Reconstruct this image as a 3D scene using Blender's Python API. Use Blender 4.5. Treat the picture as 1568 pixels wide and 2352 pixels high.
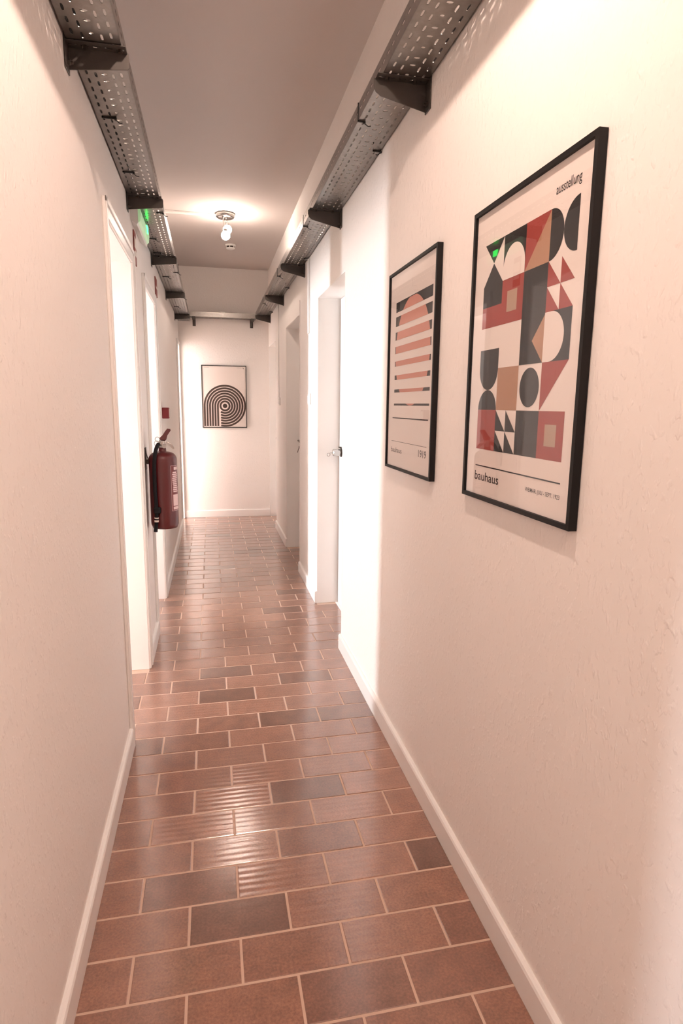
import bpy, bmesh, math, random
from mathutils import Matrix, Vector, Euler

for o in list(bpy.data.objects):
    bpy.data.objects.remove(o, do_unlink=True)
S = bpy.context.scene
C = S.collection
PI = math.pi
rnd = random.Random(7)

# ------------------------------------------------------------------ camera, world, daylight, exposure
XL, XR, YB, ZC = -0.357, 0.709, 7.653, 2.97      # corridor: left wall, right wall, back wall, ceiling
cam_d = bpy.data.cameras.new('camera')
cam_d.sensor_fit = 'VERTICAL'
cam_d.sensor_height = 24.0
cam_d.lens = 24.0 * 1392.99 / 2352.0
cam_d.clip_start = 0.02
cam = bpy.data.objects.new('camera', cam_d)
C.objects.link(cam)
yaw, pitch, roll = 0.211063, -0.174621, 0.0115336
fw = Vector((math.sin(yaw) * math.cos(pitch), math.cos(yaw) * math.cos(pitch), math.sin(pitch)))
rt = Vector((math.cos(yaw), -math.sin(yaw), 0))
up = rt.cross(fw)
rt2 = rt * math.cos(roll) + up * math.sin(roll)
up2 = -rt * math.sin(roll) + up * math.cos(roll)
cam.matrix_world = Matrix(((rt2.x, up2.x, -fw.x, 0), (rt2.y, up2.y, -fw.y, 0), (rt2.z, up2.z, -fw.z, 1.4), (0, 0, 0, 1)))
S.camera = cam

W = bpy.data.worlds.new('world')
S.world = W
W.use_nodes = True
W.node_tree.nodes['Background'].inputs[0].default_value = (0.85, 0.93, 1.0, 1)
W.node_tree.nodes['Background'].inputs[1].default_value = 0.6

def daylight(name, loc, rot, sx, sy, power, col=(0.93, 0.965, 1.0)):
    l = bpy.data.lights.new(name, 'AREA')
    l.shape = 'RECTANGLE'
    l.size, l.size_y, l.energy, l.color = sx, sy, power, col
    o = bpy.data.objects.new(name, l)
    o.location, o.rotation_euler = loc, rot
    C.objects.link(o)
    return o
# daylight standing in the windows of the rooms off the corridor (size = width along the wall, height)
FX = (PI / 2, 0, -PI / 2)                        # facing +x
daylight('daylight', (-4.66, 0.50, 1.15), FX, 0.5, 1.9, 45)
daylight('daylight', (-4.66, 2.40, 1.15), FX, 0.4, 1.9, 130)
daylight('daylight', (-4.66, 3.88, 1.15), FX, 0.4, 1.9, 200, (0.88, 0.945, 1.0))
daylight('daylight', (-2.95, 9.66, 1.15), (PI / 2, 0, PI), 0.8, 1.9, 640, (0.86, 0.935, 1.0))
BULB_NEAR, BULB_FAR = 640.0, 74.0                # emission strength of near and added fill lamps, and of the far lamp
BULB_COL, BULB_COL_FAR = (1.0, 0.745, 0.615), (1.0, 0.81, 0.69)

S.view_settings.view_transform = 'Standard'
S.view_settings.look = 'None'
S.view_settings.exposure = 1.2
S.view_settings.gamma = 1.0
S.view_settings.use_curve_mapping = False
S.cycles.max_bounces = 10
S.cycles.diffuse_bounces = 8
S.cycles.glossy_bounces = 4
S.cycles.sample_clamp_indirect = 6.0
S.cycles.caustics_reflective = False
S.cycles.caustics_refractive = False

# ------------------------------------------------------------------ materials
def mat(name, col, rough=0.6, metal=0.0, spec=0.5, coat=0.0):
    m = bpy.data.materials.new(name)
    m.use_nodes = True
    b = m.node_tree.nodes['Principled BSDF']
    b.inputs['Base Color'].default_value = (*col, 1)
    b.inputs['Roughness'].default_value = rough
    b.inputs['Metallic'].default_value = metal
    b.inputs['Specular IOR Level'].default_value = spec
    b.inputs['Coat Weight'].default_value = coat
    return m

def nd(m, t, **kw):
    n = m.node_tree.nodes.new(t)
    for k, v in kw.items():
        if k in n.inputs:
            n.inputs[k].default_value = v
        else:
            setattr(n, k, v)
    return n

def lk(m, a, b):
    m.node_tree.links.new(a, b)

def bsdf(m):
    return m.node_tree.nodes['Principled BSDF']

def add_bump(m, scale, strength, dist, detail=3.0, stretch=(1, 1, 1), coords='Object', lo=None, hi=None):
    tc = nd(m, 'ShaderNodeTexCoord')
    mp = nd(m, 'ShaderNodeMapping')
    mp.inputs['Scale'].default_value = stretch
    nz = nd(m, 'ShaderNodeTexNoise', Scale=scale, Detail=detail, Roughness=0.55)
    bp = nd(m, 'ShaderNodeBump', Strength=strength, Distance=dist)
    lk(m, tc.outputs[coords], mp.inputs['Vector'])
    lk(m, mp.outputs['Vector'], nz.inputs['Vector'])
    h = nz.outputs['Fac']
    if lo is not None:
        r = nd(m, 'ShaderNodeMapRange')
        r.inputs['From Min'].default_value, r.inputs['From Max'].default_value = lo, hi
        lk(m, h, r.inputs['Value'])
        h = r.outputs['Result']
    lk(m, h, bp.inputs['Height'])
    lk(m, bp.outputs['Normal'], bsdf(m).inputs['Normal'])
    return nz

WALL_COL = (0.83, 0.79, 0.76)
M = {}
M['wall'] = mat('wall_paint', WALL_COL, 0.85, spec=0.25)
add_bump(M['wall'], 75, 0.36, 0.003, 2.0, (1, 1, 0.6), lo=0.54, hi=0.72)
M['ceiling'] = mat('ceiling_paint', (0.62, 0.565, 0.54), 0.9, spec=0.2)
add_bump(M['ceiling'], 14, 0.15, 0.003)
M['white'] = mat('white_gloss_paint', (0.84, 0.82, 0.80), 0.38, spec=0.45)
add_bump(M['white'], 9, 0.05, 0.002)
M['grout'] = mat('grout', (0.60, 0.43, 0.34), 0.85, spec=0.3)
add_bump(M['grout'], 160, 0.5, 0.001)
M['metal'] = mat('galvanised_steel', (0.3, 0.28, 0.26), 0.30, metal=0.9)
nz = add_bump(M['metal'], 60, 0.06, 0.001)
cr = nd(M['metal'], 'ShaderNodeValToRGB')
cr.color_ramp.elements[0].color = (0.20, 0.184, 0.170, 1)
cr.color_ramp.elements[1].color = (0.31, 0.288, 0.268, 1)
lk(M['metal'], nz.outputs['Fac'], cr.inputs['Fac'])
lk(M['metal'], cr.outputs['Color'], bsdf(M['metal']).inputs['Base Color'])
M['bracket'] = mat('bracket_steel', (0.085, 0.076, 0.069), 0.5, metal=0.55)
add_bump(M['bracket'], 50, 0.06, 0.001)
M['tie'] = mat('black_plastic', (0.014, 0.013, 0.012), 0.5)
M['cable'] = mat('grey_cable', (0.34, 0.33, 0.32), 0.55)
M['cable_light'] = mat('white_cable', (0.68, 0.66, 0.63), 0.5)
M['plastic'] = mat('white_plastic', (0.80, 0.78, 0.75), 0.45)
M['chrome'] = mat('brushed_chrome', (0.50, 0.48, 0.46), 0.2, metal=1.0)
M['dark_metal'] = mat('dark_metal', (0.09, 0.075, 0.065), 0.35, metal=0.8)
M['black'] = mat('black_frame', (0.006, 0.005, 0.005), 0.55, spec=0.25)
M['red'] = mat('extinguisher_red', (0.088, 0.006, 0.008), 0.35, coat=0.25)
M['red_plastic'] = mat('red_plastic', (0.21, 0.018, 0.022), 0.45)
M['sign_red'] = mat('sign_red', (0.25, 0.04, 0.03), 0.5)
M['sign_white'] = mat('sign_white', (0.72, 0.66, 0.60), 0.5)
M['rubber'] = mat('black_rubber', (0.006, 0.006, 0.008), 0.6, spec=0.25)
M['label'] = mat('label_print', (0.68, 0.50, 0.49), 0.5)
M['label_panel'] = mat('label_panel', (0.15, 0.025, 0.027), 0.35)
M['paper'] = mat('poster_paper', (0.82, 0.74, 0.69), 0.7, spec=0.2)
M['ink'] = mat('ink_black', (0.030, 0.026, 0.026), 0.7, spec=0.2)
M['ink_red'] = mat('ink_red', (0.325, 0.060, 0.050), 0.7, spec=0.2)
M['ink_tan'] = mat('ink_tan', (0.43, 0.245, 0.16), 0.7, spec=0.2)
M['ink_beige'] = mat('ink_beige', (0.43, 0.30, 0.225), 0.7, spec=0.2)
M['ink_coral'] = mat('ink_coral', (0.60, 0.26, 0.20), 0.7, spec=0.2)
M['ink_brown'] = mat('ink_brown', (0.055, 0.034, 0.027), 0.7, spec=0.2)
M['ink_mid'] = mat('ink_mid', (0.22, 0.155, 0.13), 0.7, spec=0.2)
for k in ('paper', 'ink', 'ink_red', 'ink_tan', 'ink_coral'):
    add_bump(M[k], 300, 0.03, 0.0005)

def glass_mat():
    m = bpy.data.materials.new('picture_glass')
    m.use_nodes = True
    t = m.node_tree
    t.nodes.clear()
    out = t.nodes.new('ShaderNodeOutputMaterial')
    mix = t.nodes.new('ShaderNodeMixShader')
    tr = t.nodes.new('ShaderNodeBsdfTransparent')
    gl = t.nodes.new('ShaderNodeBsdfGlossy')
    gl.inputs['Roughness'].default_value = 0.015
    fr = t.nodes.new('ShaderNodeFresnel')
    fr.inputs['IOR'].default_value = 1.5
    geo = t.nodes.new('ShaderNodeNewGeometry')
    io = t.nodes.new('ShaderNodeMapRange')
    io.inputs['To Min'].default_value, io.inputs['To Max'].default_value = 1.5, 1 / 1.5
    t.links.new(geo.outputs['Backfacing'], io.inputs['Value'])
    t.links.new(io.outputs['Result'], fr.inputs['IOR'])
    t.links.new(fr.outputs[0], mix.inputs[0])
    t.links.new(tr.outputs[0], mix.inputs[1])
    t.links.new(gl.outputs[0], mix.inputs[2])
    t.links.new(mix.outputs[0], out.inputs[0])
    return m
M['glass'] = glass_mat()

def emit_mat(name, col, strength, base=(0.9, 0.88, 0.84)):
    m = mat(name, base, 0.4)
    bsdf(m).inputs['Emission Color'].default_value = (*col, 1)
    bsdf(m).inputs['Emission Strength'].default_value = strength
    return m
M['bulb_near'] = emit_mat('lit_bulb_near', BULB_COL, BULB_NEAR)
M['bulb'] = emit_mat('lit_bulb', BULB_COL_FAR, BULB_FAR)
M['green_light'] = emit_mat('green_lit_diffuser', (0.25, 1.0, 0.35), 0.10, (0.70, 0.80, 0.68))
M['green_led'] = emit_mat('green_lit_strip', (0.02, 1.0, 0.10), 3.5, (0.2, 0.7, 0.3))

def tile_mat():
    m = mat('quarry_tile', (0.27, 0.115, 0.072), 0.30, spec=0.5, coat=1.0)
    bsdf(m).inputs['Coat Roughness'].default_value = 0.13
    t = m.node_tree
    b = bsdf(m)
    oi = nd(m, 'ShaderNodeObjectInfo')
    cr = nd(m, 'ShaderNodeValToRGB')
    e = cr.color_ramp.elements
    e[0].position, e[0].color = 0.0, (0.150, 0.066, 0.042, 1)
    e[1].position, e[1].color = 1.0, (0.30, 0.142, 0.092, 1)
    for p, c in ((0.10, (0.168, 0.074, 0.047)), (0.17, (0.212, 0.094, 0.060)), (0.6, (0.248, 0.113, 0.072))):
        x = e.new(p)
        x.color = (*c, 1)
    lk(m, oi.outputs['Random'], cr.inputs['Fac'])
    geo = nd(m, 'ShaderNodeNewGeometry')
    n1 = nd(m, 'ShaderNodeTexNoise', Scale=150.0, Detail=4.0, Roughness=0.65)
    n2 = nd(m, 'ShaderNodeTexNoise', Scale=17.0, Detail=3.0)
    lk(m, geo.outputs['Position'], n1.inputs['Vector'])
    lk(m, geo.outputs['Position'], n2.inputs['Vector'])
    r1 = nd(m, 'ShaderNodeMapRange')
    r1.inputs['From Min'].default_value, r1.inputs['From Max'].default_value = 0.3, 0.72
    r1.inputs['To Min'].default_value, r1.inputs['To Max'].default_value = 0.74, 1.38
    lk(m, n1.outputs['Fac'], r1.inputs['Value'])
    r2 = nd(m, 'ShaderNodeMapRange')
    r2.inputs['From Min'].default_value, r2.inputs['From Max'].default_value = 0.3, 0.7
    r2.inputs['To Min'].default_value, r2.inputs['To Max'].default_value = 0.86, 1.14
    lk(m, n2.outputs['Fac'], r2.inputs['Value'])
    mu = nd(m, 'ShaderNodeMath', operation='MULTIPLY')
    lk(m, r1.outputs['Result'], mu.inputs[0])
    lk(m, r2.outputs['Result'], mu.inputs[1])
    vm = nd(m, 'ShaderNodeVectorMath', operation='SCALE')
    lk(m, cr.outputs['Color'], vm.inputs[0])
    lk(m, mu.outputs[0], vm.inputs['Scale'])
    lk(m, vm.outputs['Vector'], b.inputs['Base Color'])
    # fine grain and the drag ridges across each tile
    tc = nd(m, 'ShaderNodeTexCoord')
    wv = nd(m, 'ShaderNodeTexWave', Scale=13.0, Distortion=0.6)
    wv.bands_direction = 'Y'
    wv.inputs['Detail'].default_value = 0.0
    lk(m, tc.outputs['Object'], wv.inputs['Vector'])
    b1 = nd(m, 'ShaderNodeBump', Strength=0.4, Distance=0.002)
    rs = nd(m, 'ShaderNodeMapRange')
    rs.inputs['From Min'].default_value, rs.inputs['From Max'].default_value = 0.3, 0.9
    rs.inputs['To Min'].default_value, rs.inputs['To Max'].default_value = 0.02, 0.13
    lk(m, oi.outputs['Random'], rs.inputs['Value'])
    lk(m, rs.outputs['Result'], b1.inputs['Strength'])
    lk(m, wv.outputs['Fac'], b1.inputs['Height'])
    b2 = nd(m, 'ShaderNodeBump', Strength=0.14, Distance=0.0012)
    lk(m, n1.outputs['Fac'], b2.inputs['Height'])
    lk(m, b1.outputs['Normal'], b2.inputs['Normal'])
    lk(m, b2.outputs['Normal'], b.inputs['Normal'])
    lk(m, b2.outputs['Normal'], b.inputs['Coat Normal'])
    b.inputs['Coat IOR'].default_value = 1.85
    return m
M['tile'] = tile_mat()

# ------------------------------------------------------------------ helpers
def obj(name, bm, m=None, parent=None, smooth=False):
    me = bpy.data.meshes.new(name)
    if isinstance(bm, tuple):
        me.from_pydata(bm[0], [], bm[1])
    else:
        bmesh.ops.recalc_face_normals(bm, faces=bm.faces)
        bm.to_mesh(me)
        bm.free()
    o = bpy.data.objects.new(name, me)
    for x in (m if isinstance(m, list) else [m]):
        if x is not None:
            me.materials.append(x)
    if smooth:
        for p in me.polygons:
            p.use_smooth = True
    C.objects.link(o)
    if parent is not None:
        o.parent = parent
        o.matrix_parent_inverse = Matrix.Translation(parent.location).inverted() if parent.type == 'EMPTY' else Matrix()
    return o

def thing(name, label, cat, loc, group=None):
    o = bpy.data.objects.new(name, None)
    o.empty_display_size = 0.05
    o.location = loc
    C.objects.link(o)
    tag(o, label, cat, group)
    return o

def tag(o, label, cat, group=None):
    o['label'], o['category'] = label, cat
    if group:
        o['group'] = group
    return o

def struct(o, label=None):
    o['kind'] = 'structure'
    if label:
        o['label'] = label
    return o

def B():
    return bmesh.new()

def box(bm, x0, x1, y0, y1, z0, z1, bevel=0.0, seg=1):
    vs = [bm.verts.new((x, y, z)) for x in (x0, x1) for y in (y0, y1) for z in (z0, z1)]
    fs = [bm.faces.new([vs[i] for i in q]) for q in
          ((0, 1, 3, 2), (4, 6, 7, 5), (0, 4, 5, 1), (2, 3, 7, 6), (0, 2, 6, 4), (1, 5, 7, 3))]
    if bevel > 0:
        es = list({e for f in fs for e in f.edges})
        bmesh.ops.bevel(bm, geom=es, offset=bevel, segments=seg, profile=0.5, affect='EDGES')
    return bm

def cyl(bm, p0, p1, r0, r1=None, n=20, caps=True):
    p0, p1 = Vector(p0), Vector(p1)
    r1 = r0 if r1 is None else r1
    d = (p1 - p0).normalized()
    a = d.orthogonal().normalized()
    b = d.cross(a)
    R0, R1 = [], []
    for i in range(n):
        t = 2 * PI * i / n
        v = a * math.cos(t) + b * math.sin(t)
        R0.append(bm.verts.new(p0 + v * r0))
        R1.append(bm.verts.new(p1 + v * r1))
    for i in range(n):
        j = (i + 1) % n
        bm.faces.new((R0[i], R0[j], R1[j], R1[i]))
    if caps:
        bm.faces.new(R0)
        bm.faces.new(R1)
    return bm

def lathe(bm, cx, cy, prof, n=32):
    rings = []
    for r, z in prof:
        if r < 1e-6:
            rings.append([bm.verts.new((cx, cy, z))])
        else:
            rings.append([bm.verts.new((cx + r * math.cos(2 * PI * i / n), cy + r * math.sin(2 * PI * i / n), z)) for i in range(n)])
    for A, Bq in zip(rings, rings[1:]):
        for i in range(n):
            j = (i + 1) % n
            a = [A[i % len(A)], A[j % len(A)], Bq[j % len(Bq)], Bq[i % len(Bq)]]
            u = []
            for v in a:
                if v not in u:
                    u.append(v)
            if len(u) > 2:
                bm.faces.new(u)
    return bm

def tube(bm, pts, r, n=10):
    pts = [Vector(p) for p in pts]
    # Catmull-Rom resample
    P = [pts[0]] + pts + [pts[-1]]
    path = []
    for i in range(1, len(P) - 2):
        for k in range(6):
            t = k / 6
            p0, p1, p2, p3 = P[i - 1], P[i], P[i + 1], P[i + 2]
            path.append(0.5 * ((2 * p1) + (-p0 + p2) * t + (2 * p0 - 5 * p1 + 4 * p2 - p3) * t * t + (-p0 + 3 * p1 - 3 * p2 + p3) * t ** 3))
    path.append(pts[-1])
    if len(pts) == 2:
        path = pts
    rings = []
    a = None
    for i, p in enumerate(path):
        d = (path[min(i + 1, len(path) - 1)] - path[max(i - 1, 0)]).normalized()
        a = d.orthogonal().normalized() if a is None else (a - d * a.dot(d)).normalized()
        b = d.cross(a)
        rings.append([bm.verts.new(p + (a * math.cos(2 * PI * k / n) + b * math.sin(2 * PI * k / n)) * r) for k in range(n)])
    for A, Bq in zip(rings, rings[1:]):
        for i in range(n):
            j = (i + 1) % n
            bm.faces.new((A[i], A[j], Bq[j], Bq[i]))
    bm.faces.new(rings[0])
    bm.faces.new(rings[-1])
    return bm

def torus(bm, c, axis, R, r, n=24, k=8):
    c, d = Vector(c), Vector(axis).normalized()
    a = d.orthogonal().normalized()
    b = d.cross(a)
    rings = []
    for i in range(n):
        t = 2 * PI * i / n
        v = a * math.cos(t) + b * math.sin(t)
        rings.append([bm.verts.new(c + v * (R + r * math.cos(2 * PI * j / k)) + d * (r * math.sin(2 * PI * j / k))) for j in range(k)])
    for i in range(n):
        for j in range(k):
            bm.faces.new((rings[i][j], rings[i][(j + 1) % k], rings[(i + 1) % n][(j + 1) % k], rings[(i + 1) % n][j]))
    return bm

def prism(bm, pts, axis, a, b):
    """extrude a 2-D polygon along axis ('x','y','z') from a to b; pts are the other two coordinates in order"""
    def p3(p, t):
        return {'x': (t, p[0], p[1]), 'y': (p[0], t, p[1]), 'z': (p[0], p[1], t)}[axis]
    A = [bm.verts.new(p3(p, a)) for p in pts]
    Bq = [bm.verts.new(p3(p, b)) for p in pts]
    bm.faces.new(A)
    bm.faces.new(Bq)
    for i in range(len(pts)):
        j = (i + 1) % len(pts)
        bm.faces.new((A[i], A[j], Bq[j], Bq[i]))
    return bm

# ------------------------------------------------------------------ room shell
TL, TR = 0.16, 0.19                                # wall thickness left / right
DL = [(-0.05, 0.70, 2.05), (2.475, 3.19, 2.055), (3.75, 4.40, 2.05), (7.17, 7.60, 2.06)]    # openings in the left wall (y0, y1, head)
DR = [(3.28, 4.115, 2.095), (4.965, 5.862, 2.10), (6.85, 7.625, 2.085)]                     # openings in the right wall

def wall_run(bm, x0, x1, y0, y1, holes, z1):
    y = y0
    for a, b, h in holes:
        box(bm, x0, x1, y, a, 0, z1)
        box(bm, x0, x1, a, b, h, z1)
        y = b
    box(bm, x0, x1, y, y1, 0, z1)
    return bm

struct(obj('wall_left', wall_run(B(), XL - TL, XL, -1.6, YB + 0.1, DL, ZC), M['wall']), 'cream plastered wall on the left with open doorways')
struct(obj('wall_right', wall_run(B(), XR, XR + TR, -1.6, YB + 0.1, DR, ZC), M['wall']), 'cream rough plastered wall on the right with the two posters')
struct(obj('wall_back', box(B(), XL - TL, 1.4, YB, YB + 0.1, 0, ZC), M['wall']), 'white wall closing the far end of the corridor')
struct(obj('wall_front', box(B(), XL - TL, 1.4, -1.7, -1.6, 0, ZC), M['wall']))
struct(obj('wall_far_right', box(B(), 1.3, 1.4, -1.6, YB, 0, ZC), M['wall']))
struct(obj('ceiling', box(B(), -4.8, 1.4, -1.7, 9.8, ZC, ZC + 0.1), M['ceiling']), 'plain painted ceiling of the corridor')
# rooms behind the left-hand doorways: outer walls with tall windows, partitions
bm = B()
wy = [(0.25, 0.75), (2.20, 2.60), (3.68, 4.08)]
y = -1.7
for a, b in wy:
    box(bm, -4.7, -4.6, y, a, 0, ZC)
    box(bm, -4.7, -4.6, a, b, 0, 0.2)
    box(bm, -4.7, -4.6, a, b, 2.1, ZC)
    y = b
box(bm, -4.7, -4.6, y, 9.7, 0, ZC)
struct(obj('wall_outer', bm, M['wall']))
bm = B()
box(bm, -4.6, -3.35, 9.6, 9.7, 0, ZC)
box(bm, -3.35, -2.55, 9.6, 9.7, 0, 0.2)
box(bm, -3.35, -2.55, 9.6, 9.7, 2.1, ZC)
box(bm, -2.55, XL - TL, 9.6, 9.7, 0, ZC)
box(bm, XL - TL, XL - TL + 0.1, YB + 0.1, 9.7, 0, ZC)
struct(obj('wall_rear', bm, M['wall']))
bm = B()
for y in (-1.65, 1.5, 3.42, 5.6):
    box(bm, -4.6, XL - TL, y, y + 0.08, 0, ZC)
struct(obj('wall_partition', bm, M['wall']))
for i, (a, b) in enumerate(wy + [(-3.35, -2.55)]):
    bm = B()
    f = 0.045
    if i < 3:
        for y0, y1, z0, z1 in ((a, a + f, 0.2, 2.1), (b - f, b, 0.2, 2.1), (a + f, b - f, 0.2, 0.2 + f), (a + f, b - f, 2.1 - f, 2.1)):
            box(bm, -4.63, -4.58, y0, y1, z0, z1, 0.004)
    else:
        for x0, x1, z0, z1 in ((a, a + f, 0.2, 2.1), (b - f, b, 0.2, 2.1), (a + f, b - f, 0.2, 0.2 + f), (a + f, b - f, 2.1 - f, 2.1)):
            box(bm, x0, x1, 9.58, 9.63, z0, z1, 0.004)
    struct(obj('window_%d' % (i + 1), bm, M['white']))

# ------------------------------------------------------------------ floor: grout bed and every tile a part
floor = struct(obj('floor', box(B(), -4.8, 1.4, -1.7, 9.8, -0.1, -0.0016), M['grout']), 'corridor floor of brown quarry tiles laid in running bond')
RP, TP, JN = 0.1331, 0.27, 0.0068
tile_mesh = {}

def tile_me(w, d):
    k = (round(w, 3), round(d, 3))
    if k in tile_mesh:
        return tile_mesh[k]
    w2, d2, b = w / 2, d / 2, 0.0017
    v = []
    for (ix, iz) in ((0, -0.007), (0, -0.0011), (b, 0.0)):
        v += [(-w2 + ix, -d2 + ix, iz), (w2 - ix, -d2 + ix, iz), (w2 - ix, d2 - ix, iz), (-w2 + ix, d2 - ix, iz)]
    f = [(8, 9, 10, 11)]
    for r in (0, 4):
        for i in range(4):
            j = (i + 1) % 4
            f.append((r + i, r + j, r + 4 + j, r + 4 + i))
    me = bpy.data.meshes.new('tile')
    me.from_pydata(v, [], f)
    me.materials.append(M['tile'])
    tile_mesh[k] = me
    return me

def put_tile(x0, x1, y0, y1):
    if x1 - x0 < 0.012 or y1 - y0 < 0.012:
        return
    o = bpy.data.objects.new('tile', tile_me(x1 - x0, y1 - y0))
    o.location = ((x0 + x1) / 2, (y0 + y1) / 2, rnd.uniform(-0.0004, 0.0004))
    o.rotation_euler = (rnd.uniform(-1, 1) * 0.004, rnd.uniform(-1, 1) * 0.0016, rnd.uniform(-1, 1) * 0.0015)
    C.objects.link(o)
    o.parent = floor
ntile = 0
for k in range(-6, 49):
    ya, yb_ = 1.282 + RP * (k - 1) + JN / 2, min(1.282 + RP * k - JN / 2, YB - 0.004)
    ym = (ya + yb_) / 2
    xa, xb = XL + 0.002, XR - 0.002
    for a, b, h in DL[1:]:
        if a - 0.02 < ym < b + 0.02:
            xa = XL - TL + 0.002
    for a, b, h in DR:
        if a < ym < b:
            xb = XR + 0.145
    off = -0.092 if k % 2 == 0 else 0.042
    js = [off + TP * n for n in range(-4, 5)]
    for j in js:
        x0, x1 = j + JN / 2, j + TP - JN / 2
        x0c, x1c = max(x0, xa), min(x1, xb)
        if x1c - x0c > 0.02:
            put_tile(x0c, x1c, ya, yb_)

# ------------------------------------------------------------------ baseboards
def board(name, runs, label):
    """skirting with a rounded top edge; runs = (axis, fixed wall coord, direction into the room, a, b)"""
    bm = B()
    t, h = 0.016, 0.088
    for ax, w, s, a, b in runs:
        prof = [(0, 0.001), (t, 0.001), (t, h - 0.010), (t - 0.003, h - 0.003), (t - 0.009, h), (0, h)]
        if ax == 'y':
            prism(bm, [(w + s * p, z) for p, z in prof], 'y', a, b)
        else:
            prism(bm, [(w + s * p, z) for p, z in prof], 'x', a, b)
    struct(obj(name, bm, M['white']), label)
board('baseboard_left', [('y', XL, 1, -1.6, -0.1), ('y', XL, 1, 0.76, 2.42), ('y', XL, 1, 3.26, 3.69), ('y', XL, 1, 4.46, 7.11)], 'white skirting board along the left wall')
board('baseboard_right', [('y', XR, -1, -1.6, 3.283), ('y', XR, -1, 4.113, 4.967), ('y', XR, -1, 5.860, 6.852)], 'white skirting board along the right wall')
board('baseboard_back', [('x', YB, -1, XL + 0.016, XR - 0.004)], 'white skirting board under the far wall')

# ------------------------------------------------------------------ door frames and doors
def left_door(n, a, b, h, aw):
    """open doorway in the left wall: white lining, moulded architrave, leaf swung into the room"""
    bm = B()
    t = 0.012
    box(bm, XL - TL - 0.004, XL + 0.002, b - 0.002, b + 0.003, 0, h)
    box(bm, XL - TL - 0.004, XL + 0.002, a - 0.003, a + 0.002, 0, h)
    box(bm, XL - TL - 0.004, XL + 0.002, a, b, h - 0.002, h + 0.003)
    root = struct(obj('door_%d' % n, bm, M['white']), 'white lined open doorway in the left wall')
    bm = B()
    for y0, y1, z0, z1 in ((a - aw, a, 0, h + aw), (b, b + aw, 0, h + aw), (a, b, h, h + aw)):
        box(bm, XL, XL + t, y0, y1, z0, z1, 0.003)
    # the raised outer moulding
    for y0, y1, z0, z1 in ((a - aw, a - aw + 0.02, 0, h + aw), (b + aw - 0.02, b + aw, 0, h + aw), (a - aw, b + aw, h + aw - 0.02, h + aw)):
        box(bm, XL + t - 0.001, XL + t + 0.005, y0, y1, z0, z1, 0.002)
    obj('architrave', bm, M['white'], root)
    bm = B()
    box(bm, XL - TL - 0.70, XL - TL - 0.015, b + 0.012, b + 0.050, 0.008, h - 0.01, 0.003)
    leaf = obj('door_leaf', bm, M['white'], root)
    bm = B()
    cyl(bm, (XL - TL - 0.64, b + 0.02, 1.05), (XL - TL - 0.64, b - 0.035, 1.05), 0.010, n=12)
    cyl(bm, (XL - TL - 0.64, b - 0.030, 1.05), (XL - TL - 0.53, b - 0.030, 1.05), 0.009, n=12)
    obj('handle', bm, M['chrome'], leaf, True)
for i, (d, aw) in enumerate(zip(DL[1:], (0.062, 0.060, 0.045))):
    left_door(i + 1, *d, aw)

def right_door(n, a, b, h, xface, hinge_gap, label):
    """closed leaf at the back of a white-lined recess in the right wall"""
    bm = B()
    box(bm, XR - 0.001, XR + TR, b - 0.003, b + 0.004, 0, h)
    box(bm, XR - 0.001, XR + TR, a - 0.004, a + 0.003, 0, h)
    box(bm, XR - 0.001, XR + TR, a, b, h - 0.003, h + 0.004)
    if hinge_gap < 0.02:
        box(bm, xface + 0.036, xface + 0.060, b - 0.05, b, 0, h)     # stop behind the leaf
    box(bm, xface + 0.036, xface + 0.060, a, a + 0.05, 0, h)
    root = struct(obj('door_%d' % n, bm, M['white']), label)
    leaf = obj('door_leaf', box(B(), xface, xface + 0.035, a + 0.006, b - hinge_gap, 0.008, h - 0.006, 0.003), M['white'], root)
    return root, leaf

r1, leaf1 = right_door(4, *DR[0], 0.856, 0.030, 'white door with a round knob in the nearest recess on the right')
kx, ky, kz = 0.856, 4.020, 1.083
bm = B()
cyl(bm, (kx, ky, kz), (kx - 0.007, ky, kz), 0.031, 0.029, 28)
obj('rosette', bm, M['dark_metal'], leaf1)
bm = B()
cyl(bm, (kx - 0.006, ky, kz), (kx - 0.016, ky, kz), 0.015, n=20)
cyl(bm, (kx - 0.014, ky, kz), (kx - 0.056, ky, kz), 0.0225, 0.0235, 28)
cyl(bm, (kx - 0.056, ky, kz), (kx - 0.060, ky, kz), 0.0235, 0.019, 28)
obj('knob', bm, M['chrome'], leaf1)
bm = B()
box(bm, kx - 0.020, kx - 0.001, ky - 0.012, ky + 0.012, kz + 0.030, kz + 0.040, 0.002)
obj('latch_plate', bm, M['dark_metal'], leaf1)
bm = B()
cyl(bm, (kx - 0.058, ky, kz - 0.002), (kx - 0.080, ky, kz - 0.004), 0.0035, n=10)
torus(bm, (kx - 0.088, ky, kz - 0.014), (0, 1, 0.2), 0.010, 0.0022)
obj('key', bm, M['chrome'], leaf1)
# sill strip under the leaf
obj('threshold', box(B(), 0.842, 0.88, DR[0][0] + 0.004, DR[0][1] - 0.015, 0.0, 0.006, 0.001), M['white'], r1)

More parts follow.
